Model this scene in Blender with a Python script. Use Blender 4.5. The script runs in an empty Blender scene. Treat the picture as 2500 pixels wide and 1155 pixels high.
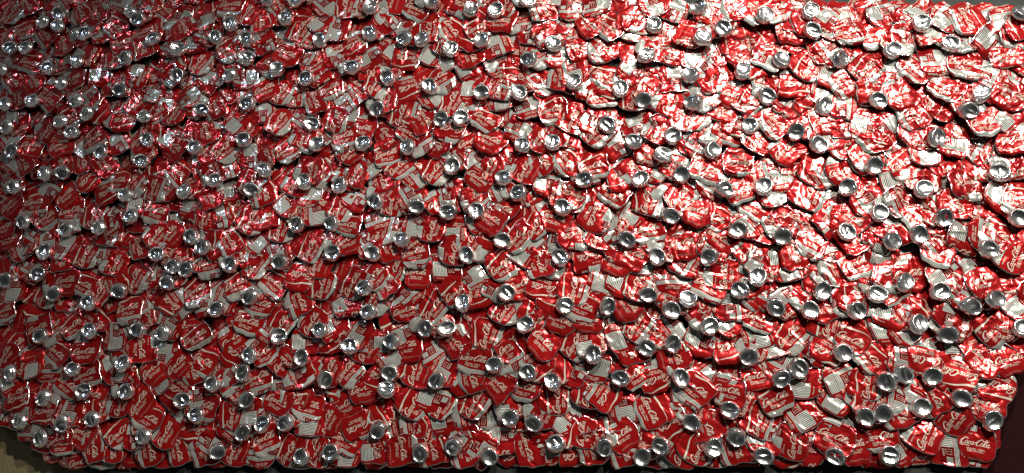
import bpy, math, random
import numpy as np

# ------------------------------------------------------------------ camera, light, exposure
random.seed(7)
RNG = np.random.default_rng(7)
scene = bpy.context.scene
col = scene.collection

TH = math.radians(10)              # camera leans towards the left end of the piece
AL = math.radians(13)              # and towards its far edge
TANH = 0.637                       # half the horizontal field of view
H = 2.05                           # lens height over the layer of cans
PLAT = 0.025                       # height of the platform the cans lie on
ZC = PLAT + 0.02                   # mean height of the cans

cam_d = bpy.data.cameras.new('camera')
cam = bpy.data.objects.new('camera', cam_d)
col.objects.link(cam)
cam.location = (0, 0, ZC + H)
cam.rotation_euler = (AL, TH, 0)
cam_d.sensor_width = 36
cam_d.lens = 18 / TANH
cam_d.clip_end = 100
scene.camera = cam

world = bpy.data.worlds.new('World')
scene.world = world
world.use_nodes = True
wn = world.node_tree
wn.nodes.clear()
out = wn.nodes.new('ShaderNodeOutputWorld')
bg = wn.nodes.new('ShaderNodeBackground')
tc = wn.nodes.new('ShaderNodeTexCoord')
sp = wn.nodes.new('ShaderNodeSeparateXYZ')
rp = wn.nodes.new('ShaderNodeValToRGB')
rp.color_ramp.elements[0].position = 0.0
rp.color_ramp.elements[0].color = (0.20, 0.195, 0.18, 1)
rp.color_ramp.elements[1].position = 0.9
rp.color_ramp.elements[1].color = (0.014, 0.014, 0.014, 1)
e_ = rp.color_ramp.elements.new(0.45)
e_.color = (0.085, 0.084, 0.08, 1)
wn.links.new(tc.outputs['Generated'], sp.inputs[0])
wn.links.new(sp.outputs['Z'], rp.inputs[0])
wn.links.new(rp.outputs[0], bg.inputs[0])
wn.links.new(bg.outputs[0], out.inputs[0])
bg.inputs[1].default_value = 1.0


def lamp(name, loc, aim, power, size, color, cone):
    d = bpy.data.lights.new(name, 'SPOT')
    d.energy = power
    d.shadow_soft_size = size
    d.color = color
    d.spot_size = math.radians(cone)
    d.spot_blend = 1.0
    o = bpy.data.objects.new(name, d)
    col.objects.link(o)
    o.location = loc
    v = np.array(aim, float) - np.array(loc, float)
    yaw = math.atan2(v[1], v[0])
    o.rotation_euler = (0, math.acos(-v[2] / np.linalg.norm(v)) * -1, yaw)
    o.rotation_euler = (math.acos(-v[2] / np.linalg.norm(v)), 0, yaw - math.pi / 2)
    return o


lamp('gallery_spotlight', (0.6, 2.8, 2.45), (0.1, 0.25, ZC), 600, 0.045, (1.0, 0.95, 0.87), 70)
lamp('gallery_spotlight', (2.05, 2.0, 2.3), (0.25, 0.15, ZC), 500, 0.045, (1.0, 0.95, 0.87), 90)
lamp('gallery_spotlight', (-2.6, 2.4, 2.4), (-1.2, 0.5, ZC), 30, 0.08, (0.62, 0.76, 1.0), 90)

scene.view_settings.view_transform = 'Standard'
scene.view_settings.look = 'None'
scene.view_settings.exposure = 0.0
scene.view_settings.gamma = 1.0
scene.render.engine = 'CYCLES'
scene.cycles.max_bounces = 5
scene.cycles.glossy_bounces = 4
scene.cycles.diffuse_bounces = 3
scene.cycles.caustics_reflective = False
scene.cycles.sample_clamp_indirect = 4.0
scene.cycles.use_denoising = True

RY = np.array(((math.cos(TH), 0, math.sin(TH)), (0, 1, 0), (-math.sin(TH), 0, math.cos(TH))))
RX = np.array(((1, 0, 0), (0, math.cos(AL), -math.sin(AL)), (0, math.sin(AL), math.cos(AL))))
RC = RY @ RX


def at(px, py, z=ZC):
    """point of the horizontal plane z that the photograph shows at px, py (2500 x 1155)"""
    d = RC @ np.array(((px - 1250) / 1250 * TANH, (577.5 - py) / 1250 * TANH, -1))
    t = (z - ZC - H) / d[2]
    return d[:2] * t


def to_px(x, y, z=ZC):
    dz = z - ZC - H
    r = x * RC[0, 0] + y * RC[1, 0] + dz * RC[2, 0]
    u = x * RC[0, 1] + y * RC[1, 1] + dz * RC[2, 1]
    dep = -(x * RC[0, 2] + y * RC[1, 2] + dz * RC[2, 2])
    return 1250 + r / dep * 1250 / TANH, 577.5 - u / dep * 1250 / TANH


# ------------------------------------------------------------------ the print on a can
MM = 6
LW, LH = 84, 207                      # along the can, round the can (mm)
CW, CH = LW * MM, LH * MM
RED = np.array((0.44, 0.011, 0.011))
DKRED = np.array((0.27, 0.004, 0.008))
CREAM = np.array((0.72, 0.67, 0.55))
WHITE = np.array((0.68, 0.70, 0.63))
GREY = np.array((0.45, 0.46, 0.42))
INK = np.array((0.02, 0.02, 0.02))
img = np.empty((CH, CW, 3))
img[:] = RED


def blend(y0, y1, x0, x1, a, c):
    img[y0:y1, x0:x1] = img[y0:y1, x0:x1] * (1 - a[..., None]) + c * a[..., None]


def seg(p, q, wp, wq, c):
    """a stroke from p to q (mm) whose width runs from wp to wq"""
    m = max(wp, wq)
    x0 = max(int((min(p[0], q[0]) - m) * MM), 0); x1 = min(int((max(p[0], q[0]) + m) * MM) + 2, CW)
    y0 = max(int((min(p[1], q[1]) - m) * MM), 0); y1 = min(int((max(p[1], q[1]) + m) * MM) + 2, CH)
    if x1 <= x0 or y1 <= y0:
        return
    X, Y = np.meshgrid((np.arange(x0, x1) + .5) / MM, (np.arange(y0, y1) + .5) / MM)
    dx, dy = q[0] - p[0], q[1] - p[1]
    t = np.clip(((X - p[0]) * dx + (Y - p[1]) * dy) / (dx * dx + dy * dy + 1e-9), 0, 1)
    d = np.hypot(X - p[0] - t * dx, Y - p[1] - t * dy) - (wp + (wq - wp) * t) / 2
    blend(y0, y1, x0, x1, np.clip(.5 - d * MM, 0, 1), c)


def spline(pts, n=7):
    pts = np.array(pts, float)
    P = np.vstack((2 * pts[0] - pts[1], pts, 2 * pts[-1] - pts[-2]))
    o = []
    for i in range(1, len(P) - 2):
        for t in np.linspace(0, 1, n, endpoint=False):
            a, b, c, d = P[i - 1:i + 3]
            o.append(.5 * (2 * b + (c - a) * t + (2 * a - 5 * b + 4 * c - d) * t * t + (3 * b - a - 3 * c + d) * t ** 3))
    o.append(pts[-1])
    return np.array(o)


def ring(cx, a0=60, a1=420, rx=.36, ry=.56, thick=.30):
    o = []
    for k in range(13):
        t = math.radians(a0 + (a1 - a0) * k / 12)
        o.append((cx + rx * math.cos(t), .55 + ry * math.sin(t), thick * (.45 + .55 * abs(math.cos(t)))))
    return o


SCRIPT = [
    [(2.0, 1.55, .14), (2.1, 2.0, .24), (1.65, 2.3, .3), (1.0, 2.05, .38), (.5, 1.4, .48), (.3, .7, .5), (.5, .1, .4), (.95, -.1, .24), (1.45, .2, .14)],
    [(.3, .0, .12), (.1, -.5, .3), (.5, -.85, .4), (1.3, -.62, .3), (2.1, -.38, .24), (2.7, -.5, .34), (3.4, -.62, .12)],
    ring(2.02), ring(2.98, 50, 320), ring(3.86),
    [(4.25, 1.1, .3), (4.2, .3, .3), (4.38, .0, .2), (4.7, .3, .12)],
    [(4.72, .85, .26), (5.1, .98, .26)],
    [(6.95, 1.5, .14), (7.1, 2.0, .24), (6.6, 2.4, .3), (6.0, 2.15, .38), (5.5, 1.45, .48), (5.3, .7, .5), (5.5, .1, .4), (6.0, -.12, .24), (6.55, .2, .14)],
    ring(7.0),
    [(7.5, .2, .16), (8.0, 1.2, .18), (8.38, 2.2, .2), (8.12, 2.55, .24), (7.85, 2.0, .3), (7.75, .9, .34), (7.85, .1, .26), (8.15, -.02, .16), (8.5, .3, .12)],
    ring(8.9),
    [(9.3, 1.1, .3), (9.22, .3, .3), (9.42, -.05, .22), (9.9, .3, .12)],
    [(6.7, 2.35, .2), (7.4, 1.95, .2), (8.2, 1.8, .24), (8.9, 2.2, .14)],
]


def script(x0, ybase, scale):
    for st in SCRIPT:
        o = spline(st)
        X = x0 + (o[:, 0] + .28 * o[:, 1]) * scale
        Y = ybase - o[:, 1] * scale
        for i in range(len(o) - 1):
            seg((X[i], Y[i]), (X[i + 1], Y[i + 1]), o[i, 2] * scale * .9, o[i + 1, 2] * scale * .9, CREAM)


FONT = {
    'A': [(0, 0, 1.5, 4, 3, 0), (.6, 1.5, 2.4, 1.5)], 'E': [(2.6, 0, 0, 0, 0, 4, 2.6, 4), (0, 2, 2, 2)],
    'G': [(2.8, 3.2, 2, 4, .8, 4, 0, 3, 0, 1, .8, 0, 2, 0, 2.8, .8, 2.8, 2, 1.6, 2)], 'I': [(1, 0, 1, 4)],
    'L': [(0, 4, 0, 0, 2.4, 0)], 'N': [(0, 0, 0, 4, 2.8, 0, 2.8, 4)],
    'O': [(1, 0, 0, 1, 0, 3, 1, 4, 2, 4, 3, 3, 3, 1, 2, 0, 1, 0)], 'R': [(0, 0, 0, 4, 2, 4, 2.6, 3, 2, 2, 0, 2), (1.4, 2, 2.8, 0)],
    'S': [(0, .6, .8, 0, 2, 0, 2.7, .9, 2, 2, .7, 2, 0, 3, .8, 4, 2, 4, 2.6, 3.5)], 'T': [(1.5, 0, 1.5, 4), (0, 4, 3, 4)],
    'U': [(0, 4, 0, 1, .8, 0, 2, 0, 2.8, 1, 2.8, 4)], '^': [(.6, 4.6, 1.4, 5.4, 2.2, 4.6)],
    'C': [(2.8, 3.2, 2, 4, .8, 4, 0, 3, 0, 1, .8, 0, 2, 0, 2.8, .8)], 'Y': [(0, 4, 1.5, 2, 3, 4), (1.5, 2, 1.5, 0)],
    'M': [(0, 0, 0, 4, 1.6, 1.4, 3.2, 4, 3.2, 0)], 'k': [(0, 0, 0, 4), (2, 2.6, 0, 1.2, 2.2, 0)],
    'o': [(.7, 0, 0, .7, 0, 1.8, .7, 2.5, 1.5, 2.5, 2.2, 1.8, 2.2, .7, 1.5, 0, .7, 0)],
    'e': [(0, 1.3, 2.2, 1.3, 2, 2.2, 1.3, 2.6, .6, 2.4, 0, 1.6, .2, .5, 1, 0, 2, .3)],
}


def text(s, x, y, h, c, w=None):
    k = h / 4
    w = w or h * .2
    for ch in s:
        if ch == '^':
            x -= 4 * k
        for pl in FONT.get(ch, []):
            for i in range(0, len(pl) - 2, 2):
                seg((x + pl[i] * k, y - pl[i + 1] * k), (x + pl[i + 2] * k, y - pl[i + 3] * k), w, w, c)
        x += {'I': 2.4, ' ': 2.6}.get(ch, 4) * k


def rect(x0, x1, y0, y1, c):
    img[int(y0 * MM):int(y1 * MM), int(x0 * MM):int(x1 * MM)] = c


def rows(x0, x1, y0, y1, step, th, ink=INK, vertical=False):
    """rows of small print: broken dark dashes"""
    p = y0
    while p < y1:
        q = x0
        while q < x1 - .5:
            ln = RNG.uniform(1.5, 7)
            e = min(q + ln, x1)
            if vertical:
                seg((p, q), (p, e), th, th, ink)
            else:
                seg((q, p), (e, p), th, th, ink)
            q = e + RNG.uniform(.5, 1.1)
        p += step


# face one: ribbon, script, tag line, text band, table of values
rib = spline([(0, 21, 1.0), (16, 19, 2.2), (34, 14.5, 4.2), (54, 9.5, 4.0), (70, 8, 2.4), (84, 9.5, 1.2)], 12)
for i in range(len(rib) - 1):
    seg(rib[i, :2][::1], rib[i + 1, :2], max(6.6 - rib[i, 0] * .075, .7), max(6.6 - rib[i + 1, 0] * .075, .7), CREAM)
rect(6, 12, 25, 31, CREAM); rect(6.8, 11.2, 25.8, 30.2, DKRED); text('C', 7.6, 29.4, 2.6, CREAM, .7)
script(4, 48, 6.9)
text('ORIGINAL TASTE', 20, 60.5, 3.3, CREAM)
text('GOUT ORIGINAL', 20, 66.0, 3.3, CREAM); text('^', 20 + 10.0, 66.0, 3.3, CREAM)
rect(0, 84, 72, 83, WHITE)
rows(1, 83, 74.3, 82.8, 3.2, 1.3)
rect(4, 42, 84.5, 122, WHITE)
rows(86, 121, 7, 41, 4.0, 1.5, vertical=True)
rect(42, 84, 86, 118, DKRED)
for a in ((47, 89, 47, 103), (47, 103, 58, 103), (58, 103, 58, 89), (58, 89, 47, 89), (52, 89, 52, 103)):
    seg(a[:2], a[2:], .7, .7, CREAM)
text('Coke', 47, 110, 4.4, CREAM)
rect(64, 79, 88, 103, GREY)
for k in range(6):
    seg((65 + 2.4 * k, 89), (65 + 2.4 * k, 102), .35, .35, np.array((.25, .25, .24)))
# face two: plain red with the script again and a thin line of text
text('RECYCLE ME', 10, 131, 2.3, CREAM, .45)
script(5, 156, 6.6)
text('ORIGINAL TASTE', 20, 167.5, 3.2, CREAM)
text('GOUT ORIGINAL', 20, 172.8, 3.2, CREAM); text('^', 20 + 9.7, 172.8, 3.2, CREAM)
rows(18, 60, 188.5, 189, 2, .5, ink=CREAM * .7)
seg((14, 191), (80, 191), .35, .35, CREAM * .7)

label = bpy.data.images.new('can_print', CW, CH, alpha=False, float_buffer=True)
buf = np.ones((CH, CW, 4), np.float32)
buf[..., :3] = img[::-1]
label.pixels.foreach_set(buf.ravel())
label.update()
label.pack()


# ------------------------------------------------------------------ materials
def material(name):
    m = bpy.data.materials.new(name)
    m.use_nodes = True
    return m, m.node_tree.nodes, m.node_tree.links, m.node_tree.nodes['Principled BSDF']


def math_node(nt, op, a=None, b=None):
    n = nt.new('ShaderNodeMath')
    n.operation = op
    if isinstance(a, (int, float)): n.inputs[0].default_value = a
    if isinstance(b, (int, float)): n.inputs[1].default_value = b
    return n


M_PRINT, N, L, B = material('printed_aluminium')
tx = N.new('ShaderNodeTexImage'); tx.image = label; tx.interpolation = 'Linear'
oi = N.new('ShaderNodeObjectInfo'); gi = N.new('ShaderNodeNewGeometry')
ad = math_node(N, 'ADD'); L.new(oi.outputs['Random'], ad.inputs[0]); L.new(gi.outputs['Random Per Island'], ad.inputs[1])
fr = math_node(N, 'FRACT'); L.new(ad.outputs[0], fr.inputs[0])
vr = N.new('ShaderNodeMapRange'); L.new(fr.outputs[0], vr.inputs[0]); vr.inputs[3].default_value = .68; vr.inputs[4].default_value = 1.12
hs = N.new('ShaderNodeHueSaturation'); L.new(tx.outputs[0], hs.inputs['Color']); L.new(vr.outputs[0], hs.inputs['Value'])
L.new(hs.outputs[0], B.inputs['Base Color'])
sep = N.new('ShaderNodeSeparateColor'); L.new(tx.outputs[0], sep.inputs[0])
mr = N.new('ShaderNodeMapRange'); L.new(sep.outputs[1], mr.inputs[0])
mr.inputs[1].default_value = 0.02; mr.inputs[2].default_value = 0.4
mr.inputs[3].default_value = 0.60; mr.inputs[4].default_value = 0.42
L.new(mr.outputs[0], B.inputs['Metallic'])
B.inputs['Coat Weight'].default_value = 0.36
B.inputs['Coat Roughness'].default_value = 0.035
geo = N.new('ShaderNodeNewGeometry')
n1 = N.new('ShaderNodeTexNoise'); n1.inputs['Scale'].default_value = 45; n1.inputs['Detail'].default_value = 3
L.new(geo.outputs['Position'], n1.inputs['Vector'])
rr = N.new('ShaderNodeMapRange'); L.new(n1.outputs[0], rr.inputs[0])
rr.inputs[1].default_value = .3; rr.inputs[2].default_value = .7
rr.inputs[3].default_value = .15; rr.inputs[4].default_value = .24
L.new(rr.outputs[0], B.inputs['Roughness'])
vo = N.new('ShaderNodeTexVoronoi'); vo.feature = 'F1'; vo.inputs['Scale'].default_value = 80
wv = N.new('ShaderNodeVectorMath'); wv.operation = 'ADD'
ns = N.new('ShaderNodeTexNoise'); ns.inputs['Scale'].default_value = 60
sc_ = N.new('ShaderNodeVectorMath'); sc_.operation = 'SCALE'; sc_.inputs['Scale'].default_value = 0.012
L.new(geo.outputs['Position'], ns.inputs['Vector'])
L.new(ns.outputs['Color'], sc_.inputs[0]); L.new(sc_.outputs[0], wv.inputs[0]); L.new(geo.outputs['Position'], wv.inputs[1])
L.new(wv.outputs[0], vo.inputs['Vector'])
bp = N.new('ShaderNodeBump'); bp.inputs['Strength'].default_value = 0.14; bp.inputs['Distance'].default_value = 0.0024
L.new(vo.outputs['Distance'], bp.inputs['Height']); L.new(bp.outputs[0], B.inputs['Normal'])

M_ALU, N, L, B = material('bare_aluminium')
B.inputs['Base Color'].default_value = (0.84, 0.85, 0.85, 1)
B.inputs['Metallic'].default_value = 1.0
B.inputs['Roughness'].default_value = 0.2
geo = N.new('ShaderNodeNewGeometry')
n1 = N.new('ShaderNodeTexNoise'); n1.inputs['Scale'].default_value = 55; n1.inputs['Detail'].default_value = 2
L.new(geo.outputs['Position'], n1.inputs['Vector'])
bp = N.new('ShaderNodeBump'); bp.inputs['Strength'].default_value = 0.16; bp.inputs['Distance'].default_value = 0.005
L.new(n1.outputs[0], bp.inputs['Height']); L.new(bp.outputs[0], B.inputs['Normal'])


def rough_paint(name, c1, c2, scale, rough, bump):
    m, N, L, B = material(name)
    geo = N.new('ShaderNodeNewGeometry')
    n = N.new('ShaderNodeTexNoise'); n.inputs['Scale'].default_value = scale; n.inputs['Detail'].default_value = 6
    L.new(geo.outputs['Position'], n.inputs['Vector'])
    r = N.new('ShaderNodeValToRGB')
    r.color_ramp.elements[0].position = .3; r.color_ramp.elements[0].color = (*c1, 1)
    r.color_ramp.elements[1].position = .7; r.color_ramp.elements[1].color = (*c2, 1)
    L.new(n.outputs[0], r.inputs[0]); L.new(r.outputs[0], B.inputs['Base Color'])
    b = N.new('ShaderNodeBump'); b.inputs['Strength'].default_value = bump; b.inputs['Distance'].default_value = .003
    L.new(n.outputs[0], b.inputs['Height']); L.new(b.outputs[0], B.inputs['Normal'])
    B.inputs['Roughness'].default_value = rough
    B.inputs['Specular IOR Level'].default_value = .15
    return m


M_PLAT = rough_paint('grey_painted_board', (.020, .023, .019), (.028, .032, .027), 30, .7, .2)
M_FLOOR = rough_paint('tan_floor_carpet', (.16, .125, .065), (.24, .19, .10), 160, .95, .8)
M_RUG = rough_paint('dark_red_carpet', (.008, .0002, .0006), (.015, .0004, .0011), 200, .95, .8)


# ------------------------------------------------------------------ mesh helpers
def build(name, V, F, mats, UV=None, MI=None, smooth=True, parent=None):
    me = bpy.data.meshes.new(name)
    V = np.asarray(V, np.float32); F = np.asarray(F, np.int32)
    me.vertices.add(len(V)); me.vertices.foreach_set('co', V.ravel())
    me.loops.add(F.size); me.loops.foreach_set('vertex_index', F.ravel())
    me.polygons.add(len(F)); me.polygons.foreach_set('loop_start', np.arange(len(F), dtype=np.int32) * 4)
    if MI is not None:
        me.polygons.foreach_set('material_index', np.asarray(MI, np.int32))
    me.update(calc_edges=True)
    if smooth:
        me.polygons.foreach_set('use_smooth', np.ones(len(F), bool))
    if UV is not None:
        l = me.uv_layers.new(name='print')
        l.data.foreach_set('uv', np.asarray(UV, np.float32)[F.ravel()].ravel())
    for m in mats:
        me.materials.append(m)
    o = bpy.data.objects.new(name, me)
    col.objects.link(o)
    if parent is not None:
        o.parent = parent
    return o


def tag(o, label=None, cat=None, group=None, kind=None):
    if label: o['label'] = label
    if cat: o['category'] = cat
    if group: o['group'] = group
    if kind: o['kind'] = kind


def slab(name, poly, z0, z1, m):
    import bmesh
    bm = bmesh.new()
    top = bm.faces.new([bm.verts.new((x, y, z1)) for x, y in poly])
    r = bmesh.ops.extrude_face_region(bm, geom=[top])
    for v in r['geom']:
        if isinstance(v, bmesh.types.BMVert):
            v.co.z = z0
    bmesh.ops.recalc_face_normals(bm, faces=bm.faces)
    me = bpy.data.meshes.new(name); bm.to_mesh(me); bm.free()
    me.materials.append(m)
    o = bpy.data.objects.new(name, me); col.objects.link(o)
    return o


# ------------------------------------------------------------------ floor, carpet, platform
floor = slab('floor', [(-7, -7), (7, -7), (7, 7), (-7, 7)], -0.05, 0.0, M_FLOOR)
tag(floor, kind='structure')
plat_px = [(-420, 700), (-20, 1045), (150, 1160), (260, 1260), (2362, 1260), (2398, 1150), (2500, 935), (2900, 120), (2900, 10), (2500, -30), (1700, -60), (-900, -240)]
plat_px = [(-420, 740), (-30, 985), (120, 1092), (225, 1160), (290, 1270), (2345, 1270), (2392, 1150), (2416, 1085), (2444, 1000), (2498, 885), (2900, 120), (2900, -40), (2500, -90), (1700, -120), (-900, -240)]
plat = slab('platform', [tuple(at(x, y, PLAT)) for x, y in plat_px], 0.004, PLAT, M_PLAT)
tag(plat, 'low grey-green painted platform lying under all the crushed cans', 'platform')
rug = slab('carpet', [tuple(at(x, y, 0.01)) for x, y in [(2250, 1500), (2250, 600), (3400, 600), (3400, 1500)]], 0.002, 0.012, M_RUG)
tag(rug, "dark red carpet on the floor beyond the platform's right end", 'carpet')

# ------------------------------------------------------------------ where the cans lie
# Read off twelve tiles of the photograph, three times enlarged.
# ends: x,y of the round aluminium ends in view; faces: x,y,reading direction of the script; panels: x,y of the white panels
ENDS = {
 (0,0):'965,90 1030,160 450,115 335,175 440,200 640,258 1140,298 210,360 105,365 940,445 585,455 370,505 470,620 1320,570 1330,370 1595,285 1700,185 1825,300 1825,435 1690,565 900,675 30,520 60,770 265,745 65,940 650,845 455,905 545,980 1065,855 1500,815 1820,770 1095,1030 1440,1085 755,1125 110,1115 575,760 1800,1030',
 (1,0):'95,5 305,15 855,60 1300,25 1585,75 1765,85 230,145 840,255 1090,300 1225,300 480,300 1660,305 715,505 175,515 375,585 970,580 1280,640 1660,690 900,815 425,915 1365,885 1515,875 460,1060 795,1055 1115,1085 1440,370',
 (2,0):'130,15 1355,65 1040,190 1545,225 1400,290 310,330 120,455 990,415 1300,555 1690,530 460,610 800,660 965,755 65,690 1310,760 300,1045 80,1065 890,1040 1180,1005 1735,930 1480,1110 700,925 1110,1140 1855,130 1865,720',
 (3,0):'310,95 1115,185 1840,110 325,245 1325,330 910,380 540,450 100,450 1550,690 35,705 805,750 415,790 1460,830 1235,1020 200,980 370,1070',
 (0,1):'125,225 340,120 485,125 935,275 1055,30 740,10 1590,170 1365,250 975,435 195,480 500,530 740,520 350,690 1415,585 1175,710 1500,660 1385,825 1700,785 1280,800 310,855 65,905 895,985 420,1005 670,1065 1240,920 1600,1110 1840,1030 1860,245',
 (1,1):'75,95 620,210 370,180 880,330 1190,370 1415,405 1450,70 310,495 560,490 190,775 575,700 865,705 800,955 1555,720 1815,610 1625,395 1525,1060 1850,995 1075,600 830,1130 1815,150 20,235',
 (2,1):'530,170 1240,135 1565,240 1840,215 45,265 375,370 945,165 1170,440 845,610 1650,540 355,735 1065,730 1435,735 1795,875 400,1085 1000,1010 710,1095 1175,1120 15,1010 1290,1030 1490,5 1660,970',
 (3,1):'770,75 570,225 1675,115 1130,235 810,410 100,590 915,620 1280,450 1820,450 570,550 1100,570 1605,680 395,980 1000,915 790,1000 1250,985 1660,1040 55,1110 305,1120 1485,1100 650,1125',
 (0,2):'320,155 680,110 1025,110 1205,135 1580,5 95,430 555,385 930,345 640,550 945,555 1570,500 1800,425 1845,290 340,610 1360,620 165,770 490,800 690,765 1460,725 1060,885 1825,620 1800,860 1620,1000 320,900',
 (1,2):'480,105 700,220 1000,190 1415,95 1250,100 355,310 990,425 530,475 20,290 1330,480 1750,360 230,790 905,850 560,1000 1215,1010 1450,965 1725,1035 970,530 60,790 190,150 350,1030 1865,750',
 (2,2):'105,65 1165,25 1450,80 990,240 600,285 120,415 1180,210 300,480 795,460 1240,455 1730,310 165,795 1315,785 30,750 320,930 1590,690 680,970 1085,955 955,1035 1480,965 1640,900 1840,1030',
 (3,2):'655,40 550,275 225,390 95,470 990,440 1190,450 1110,670 1405,610 850,490 705,745 830,720 1630,770 880,1020 480,1030 1300,150 1100,60 1850,90',
}
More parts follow.
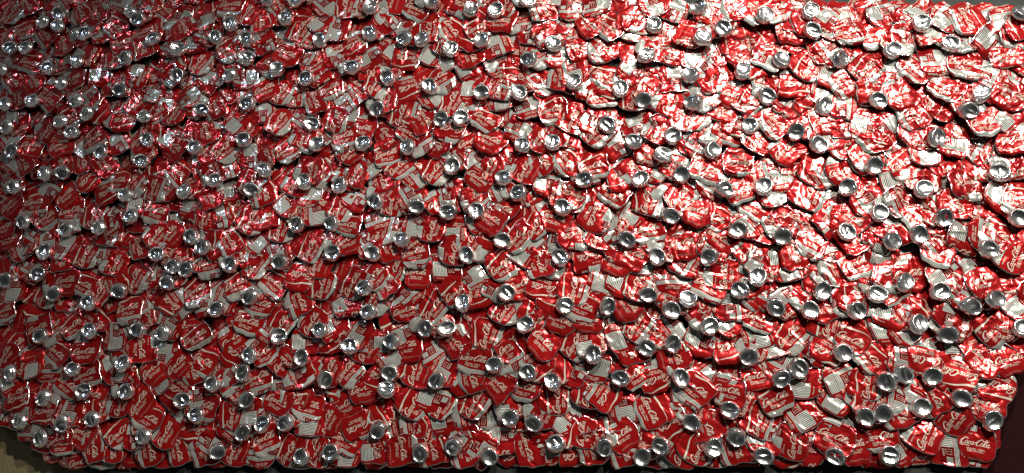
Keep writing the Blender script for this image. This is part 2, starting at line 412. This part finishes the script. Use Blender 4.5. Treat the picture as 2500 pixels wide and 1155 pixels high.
FACES = {
 (0,0):'190,215,12 215,35,-60 600,90,-58 850,190,-35 915,300,18 1050,230,15 1365,200,-68 1700,25,-10 1810,85,55 1680,350,25 835,420,82 1060,350,-70 570,655,30 1000,740,42 1590,780,-68 1275,830,65 270,590,-48 235,460,-20 690,1005,28 1035,1000,35 450,1050,22 240,1050,-5 1545,1090,10 1645,1080,48 350,950,48 1530,970,-72 1450,450,60 910,880,180 540,840,35 345,250,-45 1810,945,50 150,720,-75 360,730,-40 1290,1060,-40 100,90,60 480,330,-70 720,100,-60 60,290,-60 110,590,-50',
 (1,0):'45,150,-75 180,30,-60 650,50,80 245,390,-40 425,470,38 720,330,200 1625,200,20 1800,150,-15 860,510,255 1400,310,60 1590,400,-70 1100,430,165 545,640,25 180,670,65 440,740,-70 880,600,50 790,640,-55 1120,640,190 1430,740,65 1850,560,-20 1060,830,75 165,880,60 345,1000,70 230,1090,25 650,985,5 980,1000,-60 790,930,-20 1250,860,-60 1330,1050,-60 1140,980,-35 1420,950,160 970,1120,10 690,1110,50 1690,870,-40 1790,640,70 1650,920,-50 80,640,15 325,210,65 300,1120,20 590,870,60 1730,1010,-35 1800,30,0 1180,60,-30 1450,220,-60',
 (2,0):'715,200,-50 880,140,170 500,320,10 690,340,-60 580,170,-50 370,580,250 655,700,8 880,720,75 1150,740,60 1075,960,50 1235,860,75 1475,580,190 620,960,40 300,800,5 440,870,60 1590,960,-30 1550,810,-30 1750,740,50 1700,420,-60 1060,290,170 1650,60,-80 1340,840,60 80,600,-60 200,1000,40 700,560,-30 1160,370,60 900,60,0 480,820,70 1300,900,-50 1830,840,60 250,60,-80 1790,1010,55 1640,700,-30 380,770,10',
 (3,0):'50,50,20 170,220,0 590,230,10 790,240,5 975,270,85 1460,150,-80 1440,450,-10 1090,500,-60 1750,400,0 720,500,40 195,620,170 300,490,45 960,670,20 730,640,-70 1080,830,-70 280,890,20 430,880,15 1080,980,-45 790,1020,-60 560,1050,-65 1580,890,10 580,600,-50 1800,680,-40 1820,240,-20 1790,1030,170 1310,630,-40 80,900,-60 130,1080,40 690,1110,20 1750,1080,10 40,820,60 1300,720,-50',
 (0,1):'195,40,-60 475,50,-80 650,160,225 790,50,-60 620,20,-70 870,160,0 790,260,190 1120,220,75 1220,210,60 1310,100,-45 1160,380,-12 480,260,40 530,380,8 280,320,0 1500,70,20 1550,280,-60 340,430,40 690,420,80 1490,430,70 1240,540,50 630,700,65 850,770,75 1020,660,-75 1380,720,20 1150,560,50 1190,630,20 1540,755,10 500,890,5 620,920,-30 985,880,70 1740,910,20 1700,610,-60 1240,1060,140 70,580,5 80,320,40 30,500,10 470,740,-85 1850,170,55 1440,960,20 1870,770,60 950,1090,10 30,1110,10 40,960,-30 320,990,60 1180,1010,50 1580,610,30 710,950,60 1840,450,60',
 (1,1):'80,250,-70 290,170,60 460,110,40 730,110,60 930,160,-70 1050,60,50 1310,90,55 1600,280,25 1640,150,-40 1700,60,60 1820,360,-40 680,490,-15 890,520,75 990,310,75 330,370,-65 60,430,15 160,510,75 400,660,60 670,590,30 1350,320,25 1290,520,75 1000,650,-60 1170,680,10 1670,620,-35 1190,830,-10 1450,680,75 870,870,55 710,910,60 330,860,165 150,910,-35 340,1040,-60 1800,790,35 1480,980,35 1650,980,190 1010,830,60 480,930,80 960,920,-60 40,1060,-20 230,20,20 930,20,30 1310,1090,50 1100,1110,20 1830,1100,60 20,830,40 430,760,70 620,350,60 1740,440,-40',
 (2,1):'90,80,60 240,20,-60 600,60,10 420,30,-60 810,120,190 1430,80,-20 1650,50,170 760,260,-40 430,270,150 980,310,65 1230,280,40 1370,380,-20 600,430,245 620,560,65 1000,510,10 450,570,190 1260,610,0 550,730,190 780,760,-30 1540,590,-35 1750,670,40 1480,420,-40 210,780,-75 900,690,-30 1790,340,-40 40,570,40 210,950,155 450,950,70 900,930,60 1550,850,80 1460,930,-30 1770,990,-60 70,920,20 520,1080,-30 1380,1090,60 320,430,-25 170,500,60 870,1060,-50 30,370,50 1840,520,60 1680,240,10',
 (3,1):'320,80,55 550,100,10 990,40,20 300,260,60 630,440,-50 1000,310,-70 1400,330,-80 1700,50,-20 270,480,-50 660,570,-60 720,620,50 210,700,-80 790,860,-10 1240,680,-20 1440,190,180 540,800,-70 340,590,-30 1240,570,-60 1560,880,20 1430,960,-40 40,640,50 1040,840,0 1800,720,60 430,1080,-60 640,1020,80 1850,300,-30 1530,250,20 650,760,20 1690,540,-40 1100,430,-60 90,470,50',
 (0,2):'290,80,20 540,70,40 640,260,0 1440,150,35 1710,160,35 1300,340,45 430,270,-40 110,220,50 1050,250,-80 520,500,-40 1120,380,40 1020,620,45 1430,400,-70 1690,450,30 1740,290,150 120,620,190 320,710,170 460,720,50 880,640,80 1100,740,-30 1700,720,80 610,850,-20 700,960,-80 1220,850,60 1400,840,160 830,970,-80 1110,1040,-75 1310,1030,-75 1510,1040,-75 1700,1030,70 880,850,50 40,280,60 1830,40,-20 1510,650,-20 1500,330,-30 450,930,10 640,420,20',
 (1,2):'180,70,60 90,220,50 530,195,195 410,40,60 200,330,50 660,390,50 800,240,70 1100,210,10 1150,390,70 1610,310,-15 800,520,15 170,630,-30 390,640,-15 520,760,65 740,830,200 260,860,55 1160,640,55 1180,790,-75 650,650,30 1360,640,60 1590,450,-75 1680,130,75 1600,630,60 70,890,20 880,970,-80 1090,1020,-80 1310,1030,-80 440,1060,70 1550,1040,-75 1800,790,-60 1570,740,-70 1260,30,20 240,1060,50 670,910,-30 1400,20,10 1790,500,-40 540,390,60 280,580,70 20,440,10 1850,200,40 1470,190,-50',
 (2,2):'250,190,-45 460,200,50 900,60,50 870,250,-75 1050,480,190 1590,230,190 1590,540,-10 100,520,-20 1360,530,-45 1800,440,5 690,590,235 1020,700,-70 1160,800,200 500,850,80 590,1000,-75 120,980,-80 970,890,5 1370,990,60 1440,800,-75 830,1040,-75 1650,1020,-75 1210,290,-70 800,860,30 40,270,60 370,30,-30 1810,770,60 560,20,-10 1250,1050,60 330,600,80 1830,20,-30 950,120,60 1580,850,-30 560,560,70',
 (3,2):'150,130,45 440,40,70 760,300,-60 1140,330,170 620,180,-30 720,500,80 560,120,-30 1380,430,160 1600,330,-60 1600,640,-25 500,880,-30 940,700,-70 180,930,70 820,880,10 1230,600,-70 1350,740,50 1150,860,60 1770,310,10 1700,520,150 1530,930,-10 60,600,20 40,740,60 630,990,10 1660,100,30 520,950,-15 1820,230,10 620,480,80',
}
PANELS = {
 (0,0):'400,45 150,60 1085,35 1510,140 1410,300 170,300 95,465 470,440 660,360 700,540 1510,570 1010,520 820,590 1120,690 1215,760 1410,680 680,770 80,845 95,1035 380,625 850,1010 575,545 1760,210 1830,1100 1720,920 720,240 550,240 1230,410 1640,380 1070,480 1170,440 480,810 930,570 800,870 1220,1000 1440,1010 510,1090 1840,560 600,1090',
 (1,0):'40,270 120,125 430,175 545,60 570,370 400,350 575,250 930,120 1080,200 1190,170 1350,160 1000,370 1260,400 790,440 950,490 1750,290 1740,490 1840,330 1400,460 1520,500 1320,720 1560,660 940,710 730,720 60,610 30,770 700,830 370,690 640,760 620,720 650,1050 1570,770 1790,760 1770,620 1170,830 320,930 1020,900 1230,1010 20,940 30,1110 1420,1110 1660,1020 210,470 90,800',
 (2,0):'490,50 660,10 1060,70 1210,30 310,220 160,200 460,70 870,250 170,360 240,430 400,380 860,490 1090,420 1220,440 250,630 550,620 170,760 180,860 1340,650 1180,530 1420,490 1640,630 1680,150 1850,400 1770,660 890,880 760,1005 1100,780 1320,980 1450,1010 1640,1010 1230,1090 1830,1080 380,970 1390,160 100,960 660,860 1500,920 1650,1040 1200,270',
 (3,0):'190,90 420,110 545,100 635,115 790,80 1070,90 1275,165 440,225 1450,310 1610,275 1270,430 1640,490 920,480 990,560 440,400 450,540 390,470 1200,260 560,720 550,860 400,700 1290,540 1690,650 1430,650 1130,740 680,900 80,960 450,990 850,1080 920,900 1400,1040 1710,880 930,1100 640,990 1180,880 1740,940 1150,420 50,1030 1160,1140 130,720 1710,60 1820,470 860,940',
 (0,1):'110,40 640,80 60,200 320,220 580,310 1000,340 1060,400 860,390 1370,350 1470,170 1640,240 1470,310 1550,40 1640,40 310,370 110,390 560,450 820,430 1600,390 1690,420 1560,480 210,570 330,590 480,610 180,680 80,750 730,640 810,520 910,740 1310,670 1790,690 1850,630 1100,860 840,960 390,920 90,1000 1730,980 1830,940 1560,1040 1400,1000 730,1080 1350,1110 1840,1120 560,680 1130,490 740,690',
 (1,1):'385,60 850,90 1200,155 420,270 210,360 270,290 700,270 440,440 930,410 800,530 1120,310 1160,520 1200,540 540,590 230,540 1440,530 180,680 1600,470 1540,220 1800,250 1790,460 20,630 70,690 1640,700 1210,760 1610,850 1280,800 1150,940 950,870 30,890 730,1070 620,1090 1200,1080 1640,1090 1830,860 1040,30 1730,1020 530,850 880,1090 1360,800 1100,750 500,380',
 (2,1):'210,170 210,270 900,240 1080,90 1410,180 1560,120 1110,270 530,330 720,480 850,440 1310,430 1050,380 1640,400 740,610 260,550 150,610 1370,620 1160,590 1430,560 70,720 340,830 80,840 1290,720 970,800 1390,850 1620,820 1530,690 1240,870 1320,980 660,930 770,880 1600,1030 100,1100 1240,1050 1100,1000 1700,780 20,690 470,860 1400,520 1040,620 1250,10',
 (3,1):'120,130 440,150 900,190 1260,60 850,310 1680,250 1040,100 1200,380 1340,440 370,450 400,500 500,420 1400,560 570,640 380,680 900,440 840,720 1020,980 160,830 540,960 1690,860 1800,820 1250,890 1130,870 1820,1100 100,1040 380,860 640,250 1640,920 1370,1100 60,280 20,730 270,630 1430,620 80,1000 850,1100 1330,370 510,1010 1770,650',
 (0,2):'960,90 1300,30 850,200 1200,240 1350,130 580,640 230,400 810,340 870,430 1180,500 1320,700 1500,420 30,290 60,500 260,840 370,910 1000,820 1260,540 600,110 650,350 1830,160 1840,510 1750,570 1120,930 1470,880 1380,930 1830,1070 410,380 250,640 1570,630 1820,750',
 (1,2):'650,40 330,70 320,180 700,110 910,200 240,440 370,450 750,440 1010,330 830,620 950,600 60,640 400,820 340,900 620,790 640,730 1260,590 1340,210 1430,260 1340,770 1440,740 1430,850 1470,430 1700,650 1740,570 1580,890 1740,900 900,740 470,960 650,1040 820,1080 1690,500 1680,830 100,290 1100,280 80,1040 110,350 1540,960 1840,420 740,650',
 (2,2):'640,70 770,180 740,270 1350,140 960,150 1560,60 1650,130 390,380 430,470 230,300 640,400 1110,330 1230,560 240,590 820,720 350,780 390,700 1710,740 1290,670 790,910 1230,940 290,1030 1820,180 1830,320 280,880 1440,420 10,380 100,760 1790,900 300,310 830,620 1200,600 1800,60 1540,900',
 (3,2):'830,100 1050,140 920,80 400,190 430,260 70,230 490,490 250,540 390,470 1370,230 1050,540 1290,510 1520,480 660,610 610,630 270,760 350,700 1240,740 1030,920 1110,990 1340,990 1440,890 1310,850 470,640 1700,60 1640,690 20,60 1000,1000 10,920 250,1080',
}


def read(d):
    o = []
    for (c, r), s in d.items():
        for w in s.split():
            v = [float(k) for k in w.split(',')]
            o.append((625 * c + v[0] / 3, 385 * r + v[1] / 3, *v[2:]))
    return o


# outline of the carpet of cans, in the plane of the cans (metres)
EDGE = np.array([at(*p) for p in [(-150, 925), (0, 1032), (60, 1072), (124, 1134), (200, 1137), (2408, 1134), (2436, 1095), (2458, 1010), (2512, 890), (2700, 450), (2700, 30),
                                  (2500, 13), (2300, 2), (2050, -4), (1900, -9), (1700, -17), (1500, -30), (1200, -75), (-150, -75)]])


E0 = EDGE; E1 = np.roll(EDGE, 1, 0)


def inside(P):
    """which of the points P (n x 2) lie within the outline"""
    x, y = P[:, 0, None], P[:, 1, None]
    cross = (E0[:, 1] > y) != (E1[:, 1] > y)
    xi = (E1[:, 0] - E0[:, 0]) * (y - E0[:, 1]) / (E1[:, 1] - E0[:, 1] + 1e-12) + E0[:, 0]
    return (cross & (x < xi)).sum(1) % 2 == 1


RINGD = np.array([(math.cos(k * math.pi / 8), math.sin(k * math.pi / 8)) for k in range(16)])


def pull_in(p, half):
    """move a can's centre until its sides stay on the board"""
    p = np.array(p, float)
    for _ in range(40):
        o = ~inside(p + half * RINGD)
        if not o.any():
            break
        if o.all():
            p += .01 * (np.array((-.5, .5)) - p)
        else:
            v = -RINGD[o].sum(0)
            p += .004 * v / (np.hypot(*v) + 1e-6)
    return p


class Can:
    pass


cans = []


def far(p, kinds, d):
    return all(math.hypot(c.key[0] - p[0], c.key[1] - p[1]) > d for c in cans if c.kind in kinds)


def lift(c):
    """shingle lie: the lower edge of each can stands up on the one below it"""
    px, py = to_px(*c.p)
    g = min(max((px - 900) / 1100, 0), 1) * min(max((1000 - py) / 250, 0), 1)
    c.azim = math.radians(272 - 38 * g + random.gauss(0, 30))
    c.tilt = math.radians(random.uniform(5, 12.5) + 1.5 * g)
    if py > 1070:
        c.tilt *= .35
    c.crumple = random.uniform(.65, 1.05) + .3 * min(max((px - 900) / 900, 0), 1) * min(max((850 - py) / 300, 0), 1)


def new_can(kind, key, p, ang, s_mid, z):
    c = Can()
    c.kind, c.key, c.p, c.ang, c.s_mid, c.z = kind, np.array(key), np.array(p, float), ang, s_mid, z
    c.hl = random.uniform(38, 45) / 1000
    c.hw = random.uniform(38, 45) / 1000
    lift(c)
    cans.append(c)
    return c


for x, y, *_ in read(ENDS):
    k = at(x, y)
    if not far(k, 'E', .036):
        continue
    best = None
    for t in range(10):
        a = random.uniform(0, 2 * math.pi) if t else math.radians(random.choice((80, 100, 60, 120, 30, 150)))
        p = k + .036 * np.array((math.cos(a), math.sin(a)))
        miss = np.hypot(*(pull_in(p, .037) - p))
        if best is None or miss < best[0] - .002:
            best = (miss, a, p)
    c = new_can('E', k, best[2], best[1], random.choice((30, 97, 97, 145, 190, 60, 120)), ZC + .002 + random.uniform(-.002, .003))
for x, y, a in read(FACES):
    k = at(x, y)
    if not far(k, 'E', .028) or not far(k, 'F', .036):
        continue
    r = math.radians(a)
    first = random.random() < .62
    s = 40 if first else 148
    sh = random.uniform(-7, 12)                    # script somewhat above or below the middle of the face
    up = np.array((-math.sin(r), math.cos(r)))
    p = pull_in(k - up * sh / 1000, .036)
    new_can('F', k, p, r, s + sh, ZC + .003 + random.uniform(-.003, .003))
for x, y, *_ in read(PANELS):
    k = at(x, y)
    if not far(k, 'E', .028) or not far(k, 'F', .040) or not far(k, 'P', .042):
        continue
    r = random.uniform(0, 2 * math.pi)
    if y > 1040:
        r = random.choice((0, 1, 2, 3)) * math.pi / 2 + random.gauss(0, .07)
    off = np.array((math.cos(r), math.sin(r))) * .017     # the panel fills one half of the face
    p = pull_in(k + off, .036)
    new_can('P', k, p, r, random.uniform(90, 104), ZC + random.uniform(-.003, .002))

# raster of what lies on top, to find bare spots and to rank the cans by how much of each shows
STEP = .003
GX = np.arange(-2.6, 1.3, STEP); GY = np.arange(-.5, 1.65, STEP)
GXX, GYY = np.meshgrid(GX, GY)
PXX, PYY = to_px(GXX, GYY)
seen = (PXX > 0) & (PXX < 2500) & (PYY > 0) & (PYY < 1155)
zb = np.full(GXX.shape, -1.0); ib = np.full(GXX.shape, -1, int)


def stamp(i, c):
    R = .066
    x0, x1 = np.searchsorted(GX, (c.p[0] - R, c.p[0] + R)); y0, y1 = np.searchsorted(GY, (c.p[1] - R, c.p[1] + R))
    if x1 <= x0 or y1 <= y0:
        return
    dx = GXX[y0:y1, x0:x1] - c.p[0]; dy = GYY[y0:y1, x0:x1] - c.p[1]
    a = (dx * math.cos(c.ang) + dy * math.sin(c.ang)) / c.hl
    b = (-dx * math.sin(c.ang) + dy * math.cos(c.ang)) / c.hw
    m = np.abs(a) ** 4 + np.abs(b) ** 4 < 1
    z = c.z + math.tan(c.tilt) * (dx * math.cos(c.azim) + dy * math.sin(c.azim))
    if c.kind == 'E':
        e = np.hypot(GXX[y0:y1, x0:x1] - c.key[0], GYY[y0:y1, x0:x1] - c.key[1]) < .024
        z = np.where(e, c.z + .03, z); m |= e
    w = m & (z > zb[y0:y1, x0:x1])
    zb[y0:y1, x0:x1][w] = z[w]; ib[y0:y1, x0:x1][w] = i


for i, c in enumerate(cans):
    stamp(i, c)
IN = np.array([inside(np.stack((GX, np.full(len(GX), y)), 1)) for y in GY])
wide = (PXX > -60) & (PXX < 2560) & (PYY > -60)
for _ in range(400):
    hole = IN & wide & (ib < 0)
    idx = np.argwhere(hole)
    if len(idx) < 30:
        break
    y, x = idx[random.randrange(len(idx))]
    k = (GX[x], GY[y])
    p = pull_in(k, .034)
    c = new_can('R', k, p, (random.randrange(4) * math.pi / 2 + random.gauss(0, .08)) if to_px(*p)[1] > 1050 else random.uniform(0, 2 * math.pi), random.choice((15, 60, 97, 120, 175, 190, 200)), ZC - .008 + random.uniform(-.003, .002))
    n0 = (ib >= 0).sum()
    stamp(len(cans) - 1, c)
    if (ib >= 0).sum() == n0:
        IN[max(y - 2, 0):y + 3, max(x - 2, 0):x + 3] = False
        cans.pop()
for i, c in enumerate(cans):
    c.vis = int((((ib == i) & seen) * (PXX * 0 + 1)).sum())
    c.vis = c.vis * (1 + .35 * (to_px(*c.p)[0] - 1250) / 1250)
cans = [c for c in cans if c.vis > (35 if c.kind == 'R' else 8) or not (0 < to_px(*c.p)[0] < 2500 and 0 < to_px(*c.p)[1] < 1155)]
order = sorted(cans, key=lambda c: -c.vis)
for i, c in enumerate(order):
    c.single = i < 300


# ------------------------------------------------------------------ one crushed can


def facets(n, amp, X, Y):
    """a random sheet of flat facets: linear interpolation over a coarse warped grid"""
    g = RNG.normal(0, amp, (n + 2, n + 2))
    th = RNG.uniform(0, math.pi)
    U = (X * math.cos(th) + Y * math.sin(th) + 1.45) / 2.9 * n
    W = (-X * math.sin(th) + Y * math.cos(th) + 1.45) / 2.9 * n
    i = np.clip(U.astype(int), 0, n); j = np.clip(W.astype(int), 0, n)
    u = U - i; w = W - j
    a, b, c, d = g[i, j], g[i + 1, j], g[i, j + 1], g[i + 1, j + 1]
    return np.where(u + w < 1, a + (b - a) * u + (c - a) * w, d + (c - d) * (1 - u) + (b - d) * (1 - w))


def body_arrays(c):
    """the flattened wall: crumpled front sheet, rolled sides, turned-in back"""
    k = c.crumple
    NG = 30 if c.single else 20
    a = np.linspace(-1, 1, NG + 1)
    A, Bq = np.meshgrid(a, a, indexing='ij')            # A along the can, Bq across
    rnd = RNG.uniform(.2, .6)                          # roundness of the base end
    base = -1 + rnd * (1 - np.sqrt(np.clip(1 - (Bq * .96) ** 2, 0, 1)))
    ph = RNG.uniform(0, 6.28, 6)
    topw = 1 - .05 * (1 + np.sin(Bq * 3.1 + ph[0])) - .03 * np.sin(Bq * 7 + ph[1]) - Bq ** 4 * RNG.uniform(.08, .36)
    X = base + (topw - base) * (A + 1) / 2
    wid = 1 - .05 * np.abs(A) ** 5 - .05 * np.sin(A * 2.6 + ph[2]) * RNG.uniform(0, 1.4) - .03 * np.sin(A * 6 + ph[3]) - RNG.uniform(0, .10) * (A < 0) * A ** 2 - RNG.uniform(-.02, .12) * (A > 0) * A ** 2
    Y = Bq * wid + RNG.normal(0, .05) * A * 1.2
    z = -RNG.normal(.8, 1.5) * A ** 2 - RNG.normal(1.1, 1.6) * Bq ** 2 + RNG.normal(.5, 1.0) * A * Bq
    z += facets(RNG.integers(4, 7), .9 * k, A, Bq) + facets(RNG.integers(8, 12), .62 * k, A, Bq) + facets(RNG.integers(13, 16), .26 * k, A, Bq)
    for _ in range(RNG.integers(5, 11)):                  # creases, most of them running round the can
        th = RNG.normal(0, .5) if RNG.random() < .65 else RNG.uniform(0, math.pi)
        c0 = RNG.uniform(-.9, .9, 2)
        d = (A - c0[0]) * math.cos(th) + (Bq - c0[1]) * math.sin(th)
        e = -(A - c0[0]) * math.sin(th) + (Bq - c0[1]) * math.cos(th)
        w = RNG.uniform(.06, .20)
        z += RNG.normal(0, 1.9) * k * np.maximum(0, 1 - np.abs(d) / w) * np.exp(-(e / RNG.uniform(.3, .8)) ** 2)
    T = RNG.uniform(6.0, 10.0)
    drop = np.maximum(np.abs(Bq) - .87, 0) / .13
    z -= T * .34 * drop ** 2
    z -= 1.6 * (np.maximum(np.abs(A) - .88, 0) / .12) ** 2 * RNG.uniform(-1.2, 1.2)
    if c.kind == 'E':                                     # pressed flat under the folded-over end
        q = np.clip(1.5 - np.hypot(X * c.hl * 1000 + 34, Y * c.hw * 1000) / 22, 0, 1)
        z = z * (1 - q) - 4 * q
    P = np.stack((X * c.hl * 1000, Y * c.hw * 1000, z), -1)       # mm
    n1 = NG + 1
    V = [P.reshape(-1, 3)]
    U = np.stack(((A + 1) / 2 * .98 + .01, 1 - (c.s_mid - Bq * 46) / LH), -1).reshape(-1, 2)
    ids = np.arange(n1 * n1).reshape(n1, n1)
    F = [np.stack((ids[:-1, :-1], ids[1:, :-1], ids[1:, 1:], ids[:-1, 1:]), -1).reshape(-1, 4)]
    loop = np.concatenate((ids[:-1, 0], ids[-1, :-1], ids[:0:-1, -1], ids[0, :0:-1]))
    isend = np.concatenate((np.zeros(NG, bool), np.ones(NG, bool), np.zeros(NG, bool), np.ones(NG, bool)))
    MI = [np.zeros(NG * NG, int)]
    LP = V[0][loop]
    ctr = np.array((LP[:, 0].mean(), LP[:, 1].mean()))
    rad = LP[:, :2] - ctr
    rad /= np.linalg.norm(rad, axis=1, keepdims=True)
    prev = loop
    cnt = n1 * n1
    UV = [U]
    for q, (o, dz, m) in enumerate(((1.9, -.7, 1), (1.2, -.55 * T, 0), (-4, -T, 0), (-24, -T, 0))):
        R = LP.copy()
        R[:, :2] += rad * o
        R[:, 2] = LP[:, 2] + dz
        if q > 1:
            R[:, 2] = LP[:, 2] * .3 - T
        V.append(R)
        UV.append(U[loop])
        cur = np.arange(cnt, cnt + len(loop)); cnt += len(loop)
        F.append(np.stack((prev, cur, np.roll(cur, -1), np.roll(prev, -1)), -1))
        MI.append(np.where(isend, 1, 0) if m else np.zeros(len(loop), int))
        prev = cur
    return np.vstack(V) / 1000, np.vstack(F), np.vstack(UV), np.concatenate(MI)


SEG = 36
PROFILE = [(31.2, -17), (31.4, -11.5), (30.6, -8), (28.8, -5.2), (27.6, -3.6), (27.0, -1.4)]
RIM = [(27.0, -1.4), (26.6, .2), (25.8, .9), (24.9, .9), (24.1, .2), (23.8, -1.6)]
BOWL = [(23.8, -1.6), (23.3, -4.0), (22.3, -5.4), (21.3, -5.3), (20.2, -5.9), (16, -7.2), (12, -8.2), (7.5, -8.9), (3.2, -9.3), (.3, -9.4)]


def lathe(prof, warp):
    t = np.arange(SEG) * 2 * math.pi / SEG
    V = np.array([[(r * math.cos(u), r * math.sin(u), z) for u in t] for r, z in prof]).reshape(-1, 3)
    V = warp(V)
    ids = np.arange(len(prof) * SEG).reshape(len(prof), SEG)
    n = np.roll(ids, -1, 1)
    return V * .00082, np.stack((ids[:-1], n[:-1], n[1:], ids[1:]), -1).reshape(-1, 4)[:, ::-1]


def end_variant():
    ph = RNG.uniform(0, 6.28, 4)
    sq = RNG.uniform(.85, 1.0)
    dent = RNG.uniform(0, 6.28); da = RNG.uniform(0, 4.5)
    f = RNG.uniform(-.3, .9)
    th = RNG.uniform(0, math.pi)

    def warp(V):
        V = V.copy()
        r = np.hypot(V[:, 0], V[:, 1]); t = np.arctan2(V[:, 1], V[:, 0])
        V[:, :2] *= (1 + .025 * np.sin(2 * t + ph[0]) + .015 * np.sin(3 * t + ph[1]))[:, None]
        V[:, 1] *= sq
        V[:, 2] += 1.0 * np.sin(2 * t + ph[2]) * (r / 25) ** 2
        # pressed-in side and a buckle across the bowl
        V[:, 2] -= da * np.maximum(0, np.cos(t - dent) - .55) * (r > 24.5) * (r - 24) * .35
        d = V[:, 0] * math.cos(th) + V[:, 1] * math.sin(th)
        V[:, 2] += f * 5.5 * np.exp(-(d / 3.2) ** 2) * np.clip(1 - r / 21, 0, 1)
        return V
    return lathe(PROFILE, warp), lathe(RIM, warp), lathe(BOWL, warp)


VARIANTS = [end_variant() for _ in range(14)]
SHARED = {}


def rot_matrix(c):
    """turn about the vertical, then tip the edge at azimuth azim up"""
    ca, sa = math.cos(c.ang), math.sin(c.ang)
    Rz = np.array(((ca, -sa, 0), (sa, ca, 0), (0, 0, 1)))
    ax = np.array((math.sin(c.azim), -math.cos(c.azim), 0)); t = c.tilt
    K = np.array(((0, -ax[2], ax[1]), (ax[2], 0, -ax[0]), (-ax[1], ax[0], 0)))
    return (np.eye(3) + math.sin(t) * K + (1 - math.cos(t)) * K @ K) @ Rz


def end_matrix(c):
    """pose of the round end relative to its can"""
    lean = math.radians(c.lean)
    # its axis leans away from the body (towards local -x)
    Ry = np.array(((math.cos(-lean), 0, math.sin(-lean)), (0, 1, 0), (-math.sin(-lean), 0, math.cos(-lean))))
    Rx = np.array(((1, 0, 0), (0, math.cos(c.roll), -math.sin(c.roll)), (0, math.sin(c.roll), math.cos(c.roll))))
    Rs = np.array(((math.cos(c.spin), -math.sin(c.spin), 0), (math.sin(c.spin), math.cos(c.spin), 0), (0, 0, 1)))
    return Rx @ Ry @ Rs


from mathutils import Matrix


def mat4(R, t):
    m = Matrix.Identity(4)
    for i in range(3):
        for j in range(3):
            m[i][j] = R[i, j]
        m[i][3] = t[i]
    return m


def shared(v):
    if v not in SHARED:
        t = []
        for nm, (V, F) in zip(('can_end', 'standing_rim', 'concave_base'), VARIANTS[v]):
            o = build(nm, V, F, [M_ALU])
            t.append(o.data)
            bpy.data.objects.remove(o)
        SHARED[v] = t
    return SHARED[v]


def reading(c):
    d = math.degrees(c.ang) % 360
    for lim, s in ((20, 'reading level'), (55, 'slanting up'), (110, 'reading steeply up'), (160, 'nearly upside down'), (205, 'upside down'),
                   (250, 'upside down and steep'), (305, 'reading steeply down'), (340, 'slanting down'), (361, 'reading level')):
        if d < lim:
            return s


def side(c):
    d = math.degrees(c.ang) % 360
    return ('right of it', 'above it', 'left of it', 'below it')[int(((d + 45) % 360) // 90)]


used = set()
ONES = 'zero one two three four five six seven eight nine ten eleven twelve thirteen fourteen fifteen sixteen seventeen eighteen nineteen'.split()
TENS = 'x x twenty thirty forty fifty sixty seventy eighty ninety'.split()


def spell(n):
    n = min(max(n, 1), 99)
    if n < 20:
        return ONES[n]
    return TENS[n // 10] + ('-' + ONES[n % 10] if n % 10 else '')



def describe(c):
    px, py = to_px(*(c.key if c.kind != 'R' else c.p))
    px = min(max(px, 8), 2492); py = min(max(py, 8), 1147)
    look = 'crumpled' if c.crumple > 1.02 else 'crushed'
    if c.kind == 'E':
        s = f'{look} red can, round silver end up, body {side(c)}'
    elif c.kind == 'F':
        s = f'{look} red can, white script {reading(c)}'
    elif c.kind == 'P':
        s = f'{look} red can showing its white ingredients panel'
    else:
        s = f'{look} red can mostly under its neighbours'
    for da, db in ((0, 0), (.6, 0), (0, .6), (-.6, 0), (0, -.6)):
        t = f'{s}, {spell(round(px / 25 + da))} percent across, {spell(round(py / 11.55 + db))} down'
        if t not in used:
            break
    used.add(t)
    return t


SV, SF, SU, SM = [], [], [], []
soff = 0
for c in cans:
    V, F, UV, MI = body_arrays(c)
    R = rot_matrix(c)
    pos = np.array((c.p[0], c.p[1], c.z))
    has_end = c.kind == 'E'
    if has_end:
        c.lean = random.uniform(-4, 24); c.roll = random.gauss(0, .13); c.spin = random.uniform(0, 6.28)
        c.var = random.randrange(len(VARIANTS)); c.sit = random.uniform(.0165, .0205)
        E = end_matrix(c)
        # the end sits where the photograph shows it, resting on the folded wall
        w = np.array((c.key[0], c.key[1], c.z + c.sit))
        eloc = R.T @ (w - pos)
    if c.single:
        root = bpy.data.objects.new('crushed_can', None)
        root.empty_display_size = .03
        col.objects.link(root)
        root.matrix_world = mat4(R, pos)
        tag(root, describe(c), 'can', 'crushed cans covering the platform')
        build('can_wall', V, F, [M_PRINT, M_ALU], UV, MI, smooth=False, parent=root)
        if has_end:
            sh = shared(c.var)
            o = bpy.data.objects.new('can_end', sh[0]); col.objects.link(o); o.parent = root
            o.matrix_local = mat4(E, eloc)
            for nm, d in (('standing_rim', sh[1]), ('concave_base', sh[2])):
                q = bpy.data.objects.new(nm, d); col.objects.link(q); q.parent = o
    else:
        SV.append(V @ R.T + pos); SF.append(F + soff); SU.append(UV); SM.append(MI); soff += len(V)
        if has_end:
            for (v, f) in VARIANTS[c.var]:
                vv = (v @ E.T + eloc) @ R.T + pos
                SV.append(vv); SF.append(f + soff); SU.append(np.zeros((len(v), 2))); SM.append(np.ones(len(f), int)); soff += len(vv)
rest = build('crushed_cans', np.vstack(SV), np.vstack(SF), [M_PRINT, M_ALU], np.vstack(SU), np.concatenate(SM), smooth=False)
tag(rest, 'mass of crushed red cans filling in between the larger ones', 'cans', kind='stuff')
print('tris in rest', sum(len(f) for f in SF) * 2)
